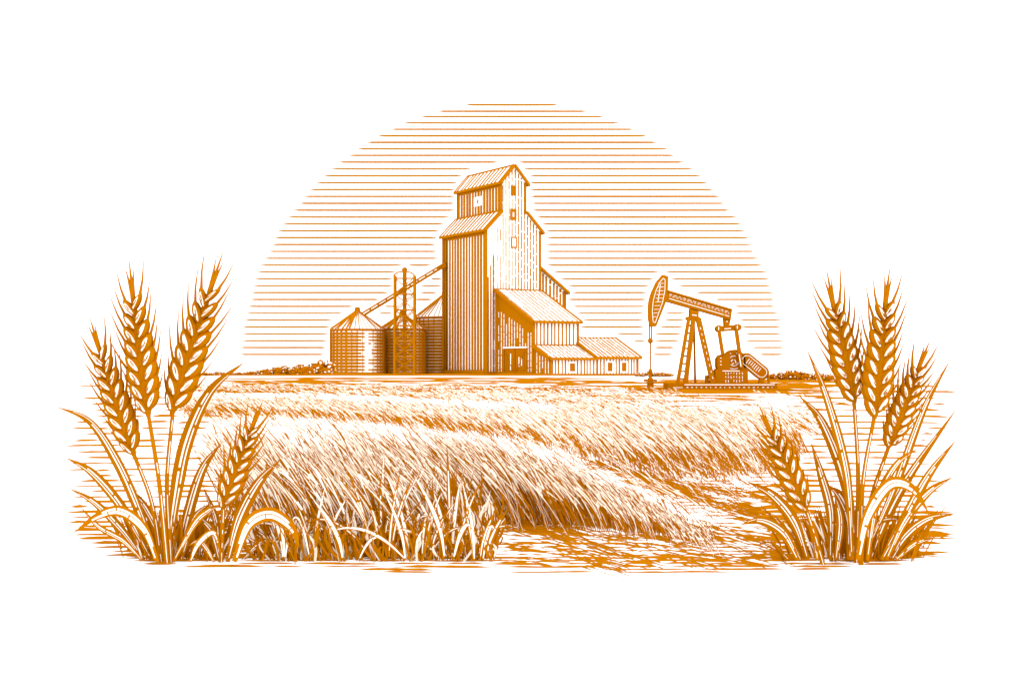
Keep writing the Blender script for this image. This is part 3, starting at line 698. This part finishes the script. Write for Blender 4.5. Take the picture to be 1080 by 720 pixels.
# ------------------------------------------------------------------ single wheat stalks in front
def stalk(base, ear0, ear1, awn, hw, label, group, leaves, Y=7.28, mid=None, rows_=8):
    Y += rnd.uniform(-.06, .06)
    t = thing('wheat_stalk', G(base[0], HY+F*H/Y), label, 'wheat', group)
    yb = HY+F*H/Y
    # stem
    mid = mid or ((base[0]*.45+ear0[0]*.55), (yb*.42+ear0[1]*.58)); m = MB()
    cc = curve([V((base[0], yb)), V(mid), V(ear0)], 14); kk = Y/F
    m.tube([P(p.x, p.y, Y) for p in cc], [2.7*kk-k*.04*kk for k in range(15)], 8, 0)
    for s, st in ((.5, 0),):
        for k in range(0, 13):
            if rnd.random() < .6:
                p, q = cc[k], cc[k+1]; m.bar(P(p.x+s, p.y, Y-.0115), P(q.x+s, q.y, Y-.0125), .5*kk, .004, 1, up=(0, 1, 0))
    m.build('stem', t, SLF)
    # ear
    A, B = P(*ear0, Y), P(*ear1, Y-.03); ax = (B-A); ln_ = ax.length; ax.normalize(); fr_ = V((0, -1, 0)); sd_ = ax.cross(fr_).normalized(); fr_ = sd_.cross(ax)*1.0
    if fr_.y > 0: fr_ = -fr_
    hwm = hw*kk
    ws = lambda q: interp([(0, .42), (.08, .8), (.25, 1), (.45, .97), (.7, .78), (.9, .5), (1, .28)], q)
    e = MB()
    pts = [A+ax*(ln_*(-.04+k/12*1.02)) for k in range(13)]
    e.tube(pts, [hwm*.16]+[hwm*.42*ws(k/12) for k in range(1, 12)]+[hwm*.1], 12, 0)
    eo_ = e.build('ear', t, SLF)
    for r in range(rows_):
        for s in (-1, 1):
            f = (r+.55+(.25 if s > 0 else -.1))/(rows_+.35)
            if f > .99: continue
            w_ = hwm*ws(f); kl = ln_/rows_*.86*(.75+.25*ws(f)); c = A+ax*(ln_*f)+sd_*(s*w_*.50)
            dr_ = (ax*1.0+sd_*(s*.58)).normalized(); sw = dr_.cross(fr_).normalized()
            kq = MB(); kwid = w_*.44
            kq.ell(c+dr_*kl*.08, dr_*kl*1.02, sw*kwid*1.22, fr_*hwm*.62, 0, 10, 8, 1.3)
            kq.ell(c+dr_*kl*.05, dr_*kl*.74, sw*kwid*.48, fr_*hwm*.95, 1, 10, 8, 1.2)
            for q, l0, l1 in ((-.20, -.42, .15), (.02, -.5, .05), (.20, -.25, .40)):
                if rnd.random() < .85:
                    o = c+sw*(kwid*q)+dr_*(kl*.05)
                    for sg in (-1, 1):
                        kq.ell(o+dr_*(kl*(l0+l1)/2)+fr_*(sg*hwm*.82), dr_*kl*(l1-l0)/2, sw*kwid*.085, fr_*hwm*.16, 0, 6, 4)
            kq.build('kernel', eo_, SLF)
            # awn
            al = awn*kk*rnd.uniform(.95, 1.25)*(1.0 if r > 1 else .75); tip = c+dr_*kl*.7
            ad = (ax*1.0+sd_*(s*rnd.uniform(.34, .5)*(1.1-.55*f))+fr_*rnd.uniform(-.15, .15)).normalized()
            st_ = tip-dr_*kl*.35+sd_*(s*kwid*.35)
            aw = MB(); aw.tube([st_, st_+ad*al*.5+sd_*(s*al*.03), st_+ad*al], [1.9*kk, 1.15*kk, .3*kk], 5, 0); aw.build('awn', eo_, SLF)
    for a_, l_ in ((0.03, 1.1), (-.13, .85), (.16, .8)):
        aw = MB(); ad = (ax+sd_*a_).normalized(); aw.tube([B-ax*ln_*.06, B+ad*awn*kk*l_*.5, B+ad*awn*kk*l_], [2.4*kk, 1.4*kk, .25*kk], 5, 0); aw.build('awn', eo_, SLF)
    top = MB(); top.ell(B-ax*ln_*.02, ax*ln_*.08, sd_*hwm*.2, fr_*hwm*.3, 0, 8, 6); top.build('husk_tip', eo_, SLF)
    for lf in leaves:
        arch = lf[1][-1][1]-min(p[1] for p in lf[1]) > 12
        leaf('leaf', lf[1], lf[0], Y+(-.16 if arch else rnd.uniform(-.06, .14)), t)
GL, GR = 'tall wheat stalks at the left of the field', 'tall wheat stalks at the right of the field'
stalk((170, 592), (140.5, 477), (104, 366), 30, 12.8, 'shortest bearded stalk of the three tall ones at the left, leaning far left', GL,
  [(11, [(166, 592), (150, 548), (125, 490), (95, 445), (58, 428)]), (11, [(160, 591), (130, 537), (98, 499), (69, 482)]), (9, [(152, 590), (128, 558), (100, 530), (72, 514)]),
   (12, [(166, 592), (152, 558), (128, 539), (103, 544), (76, 563)]), (7, [(150, 591), (130, 570), (104, 555), (84, 533)]), (6, [(163, 592), (156, 570), (140, 551), (122, 541)])], mid=(160, 530))
stalk((176, 592), (156, 434), (140, 312), 36, 15, 'straight upright bearded wheat stalk in the middle of the left bunch', GL,
  [(9, [(172, 592), (166, 560), (150, 530), (132, 512)]), (8, [(183, 592), (205, 552), (220, 538), (231, 533)])], mid=(168, 510))
stalk((180, 592), (182.5, 432), (222.5, 303), 38, 15, 'tallest bearded stalk of the left bunch, its ear leaning right', GL,
  [(15, [(177, 592), (184, 530), (197, 465), (222, 412), (260, 380)]), (12, [(188, 592), (197, 548), (213, 496), (234, 466)]), (9, [(190, 592), (205, 548), (222, 530)]), (7, [(200, 592), (210, 572), (226, 562), (234, 590)])], mid=(176, 510))
stalk((233, 592), (235.5, 534), (267, 448), 25, 11.5, 'low bearded wheat stalk with a small leaning ear, right of the left bunch', GL,
  [(13, [(240, 592), (252, 548), (272, 510), (296, 484)]), (15, [(247, 592), (262, 553), (285, 542), (307, 556), (316, 578)]), (8, [(230, 592), (228, 550), (214, 512)]), (10, [(232, 592), (223, 560), (206, 542)]), (7, [(254, 592), (275, 572), (293, 570)]), (7, [(226, 592), (212, 572), (198, 575)])], rows_=7)
stalk((903, 590), (900.5, 421), (878.5, 320), 34, 14.5, 'tall bearded stalk leaning left at the left side of the right bunch', GR,
  [(10, [(899, 590), (893, 500), (872, 420), (850, 366)]), (12, [(902, 590), (893, 515), (868, 447), (842, 416)]), (11, [(876, 590), (876, 540), (866, 500), (855, 465)]), (13, [(896, 590), (896, 548), (886, 523), (874, 512)])], mid=(905, 500))
stalk((908, 590), (922.5, 437), (934, 318), 34, 14.8, 'tallest straight bearded stalk in the middle of the right bunch', GR,
  [(14, [(905, 590), (915, 545), (938, 511), (962, 515), (981, 543)]), (12, [(918, 590), (935, 545), (960, 500), (1011, 428)]), (12, [(893, 590), (905, 566), (930, 547), (956, 547)]), (9, [(915, 590), (925, 530), (945, 490), (969, 472)])], mid=(910, 510))
stalk((914, 590), (937.5, 470), (970, 385), 26, 12.2, 'shorter bearded stalk leaning right at the right side of the right bunch', GR,
  [(9, [(910, 590), (945, 510), (975, 430), (1003, 378)]), (11, [(930, 590), (952, 550), (980, 500), (1009, 463)]), (10, [(935, 590), (955, 548), (980, 518), (1006, 502)]), (11, [(940, 590), (955, 566), (978, 548), (1008, 541)]), (7, [(945, 590), (965, 573), (985, 567)])], mid=(918, 530))
stalk((868, 590), (850, 537), (811.5, 453), 25, 12, 'low bearded wheat stalk leaning left, at the left foot of the right bunch', GR,
  [(12, [(852, 590), (838, 550), (815, 522), (787, 507)]), (11, [(842, 590), (826, 562), (803, 549), (780, 553)]), (8, [(862, 590), (858, 560), (848, 545)]), (9, [(882, 590), (886, 550), (880, 520)]), (7, [(832, 590), (815, 575), (800, 572)])], rows_=7)

# ------------------------------------------------------------------ grass tufts between
def tuft(px, py, n, spread, hpx, label, group):
    Y = F*H/(py-HY); t = thing('grass_tuft', G(px, py), label, 'grass tuft', group)
    for k in range(n):
        a = -1+2*(k+.5)/n+rnd.uniform(-.2, .2); low = rnd.random() < .3
        hh_ = hpx*(1-.38*abs(a))*rnd.uniform(.7, 1.1)*(.5 if low else 1); x0 = px+a*spread*.3+rnd.uniform(-4, 4)
        dx = (a*spread*1.15-6)*rnd.uniform(.7, 1.2)*(1.3 if low else 1); dr = hh_*(.28 if low else .06)
        if low: pts = [(x0+dx*q, py-hh_*(2.3*q-1.5*q*q)) for q in (0, .25, .5, .75, 1)]
        else: pts = [(x0+dx*.8*(q**1.6), py-hh_*q**.92) for q in (0, .25, .5, .75, 1)]
        leaf('blade', pts, rnd.uniform(3.4, 6), Y+rnd.uniform(-.25, .35), t, 44, light=2 if rnd.random() < .6 else 0)
GT = 'grass tufts along the front edge of the wheat'
for (px, py, n, sp, h_) in [(298, 588, 10, 38, 66), (330, 586, 13, 44, 100), (368, 589, 11, 42, 84), (402, 587, 15, 50, 124), (440, 590, 13, 50, 106), (474, 588, 14, 56, 110), (502, 590, 11, 50, 86)]:
    tuft(px, py, n, sp, h_, {298: 'short leftmost grass tuft, beside the low leaning wheat stalk', 330: 'second grass tuft from the left along the front edge', 368: 'third grass tuft from the left along the front edge', 402: 'tallest grass tuft, in the middle of the front row', 440: 'grass tuft just right of the tallest one', 474: 'second grass tuft from the right, with spreading blades', 502: 'rightmost grass tuft, next to the bare wheel track'}[px], GT)
gs = MB()
for k in range(3000):
    x = rnd.uniform(268, 525); y = rnd.uniform(545, 592)
    if x > 500 and (rnd.random() < (x-500)/35 or y < 560): continue
    b_ = G(x, y); h_ = rnd.uniform(.12, .46 if 300 < x < 490 else .28)*(1 if y < 578 else .5); wv = rnd.uniform(2, 4.5)*b_.y/F
    blade(gs, b_, b_+V((rnd.uniform(-.55, .3)*h_, 0, h_)), V((rnd.uniform(-.05, .05), 0, .02)), wv, 1 if rnd.random() < .18 else 0, None, 4)
for k in range(900):
    x = rnd.choice([rnd.gauss(188, 30), rnd.gauss(900, 34)]); y = rnd.uniform(570, 592)
    if x < 128 or 250 < x < 815 or x > 975: continue
    b_ = G(x, y); cx = 180 if x < 500 else 905; h_ = rnd.uniform(.06, .26); wv = rnd.uniform(1.6, 3.2)*b_.y/F
    blade(gs, b_, b_+V(((x-cx)/110*h_+rnd.uniform(-.2, .2)*h_, 0, h_)), V((0, 0, .02)), wv, 1 if rnd.random() < .1 else 0, None, 4)
tag(gs.build('undergrowth', mats=SLW), 'thick short ochre grass at the foot of the tufts and stalks', 'grass', kind='stuff')

# ------------------------------------------------------------------ light and camera
w = bpy.data.worlds.new('World'); scene.world = w; w.use_nodes = True
bg = w.node_tree.nodes['Background']; bg.inputs['Color'].default_value = (1, 1, 1, 1); bg.inputs['Strength'].default_value = 2.1
sl = bpy.data.lights.new('sun_light', 'SUN'); sl.energy = .9; sl.angle = R(12); sl.color = (1, .97, .92)
so_ = bpy.data.objects.new('sun_light', sl); col.objects.link(so_); so_.rotation_euler = (R(48), 0, R(42))
cam = bpy.data.cameras.new('camera'); co = bpy.data.objects.new('camera', cam); col.objects.link(co)
co.location = (0, 0, H); co.rotation_euler = (R(90), 0, 0)
cam.sensor_width = 36; cam.lens = 36*F/1080; cam.shift_y = (HY-360)/1080; cam.clip_end = 9000; cam.clip_start = .05
scene.camera = co
vs_ = scene.view_settings; vs_.view_transform = 'Standard'; vs_.look = 'None'; vs_.exposure = 0; vs_.gamma = 1; vs_.use_curve_mapping = False
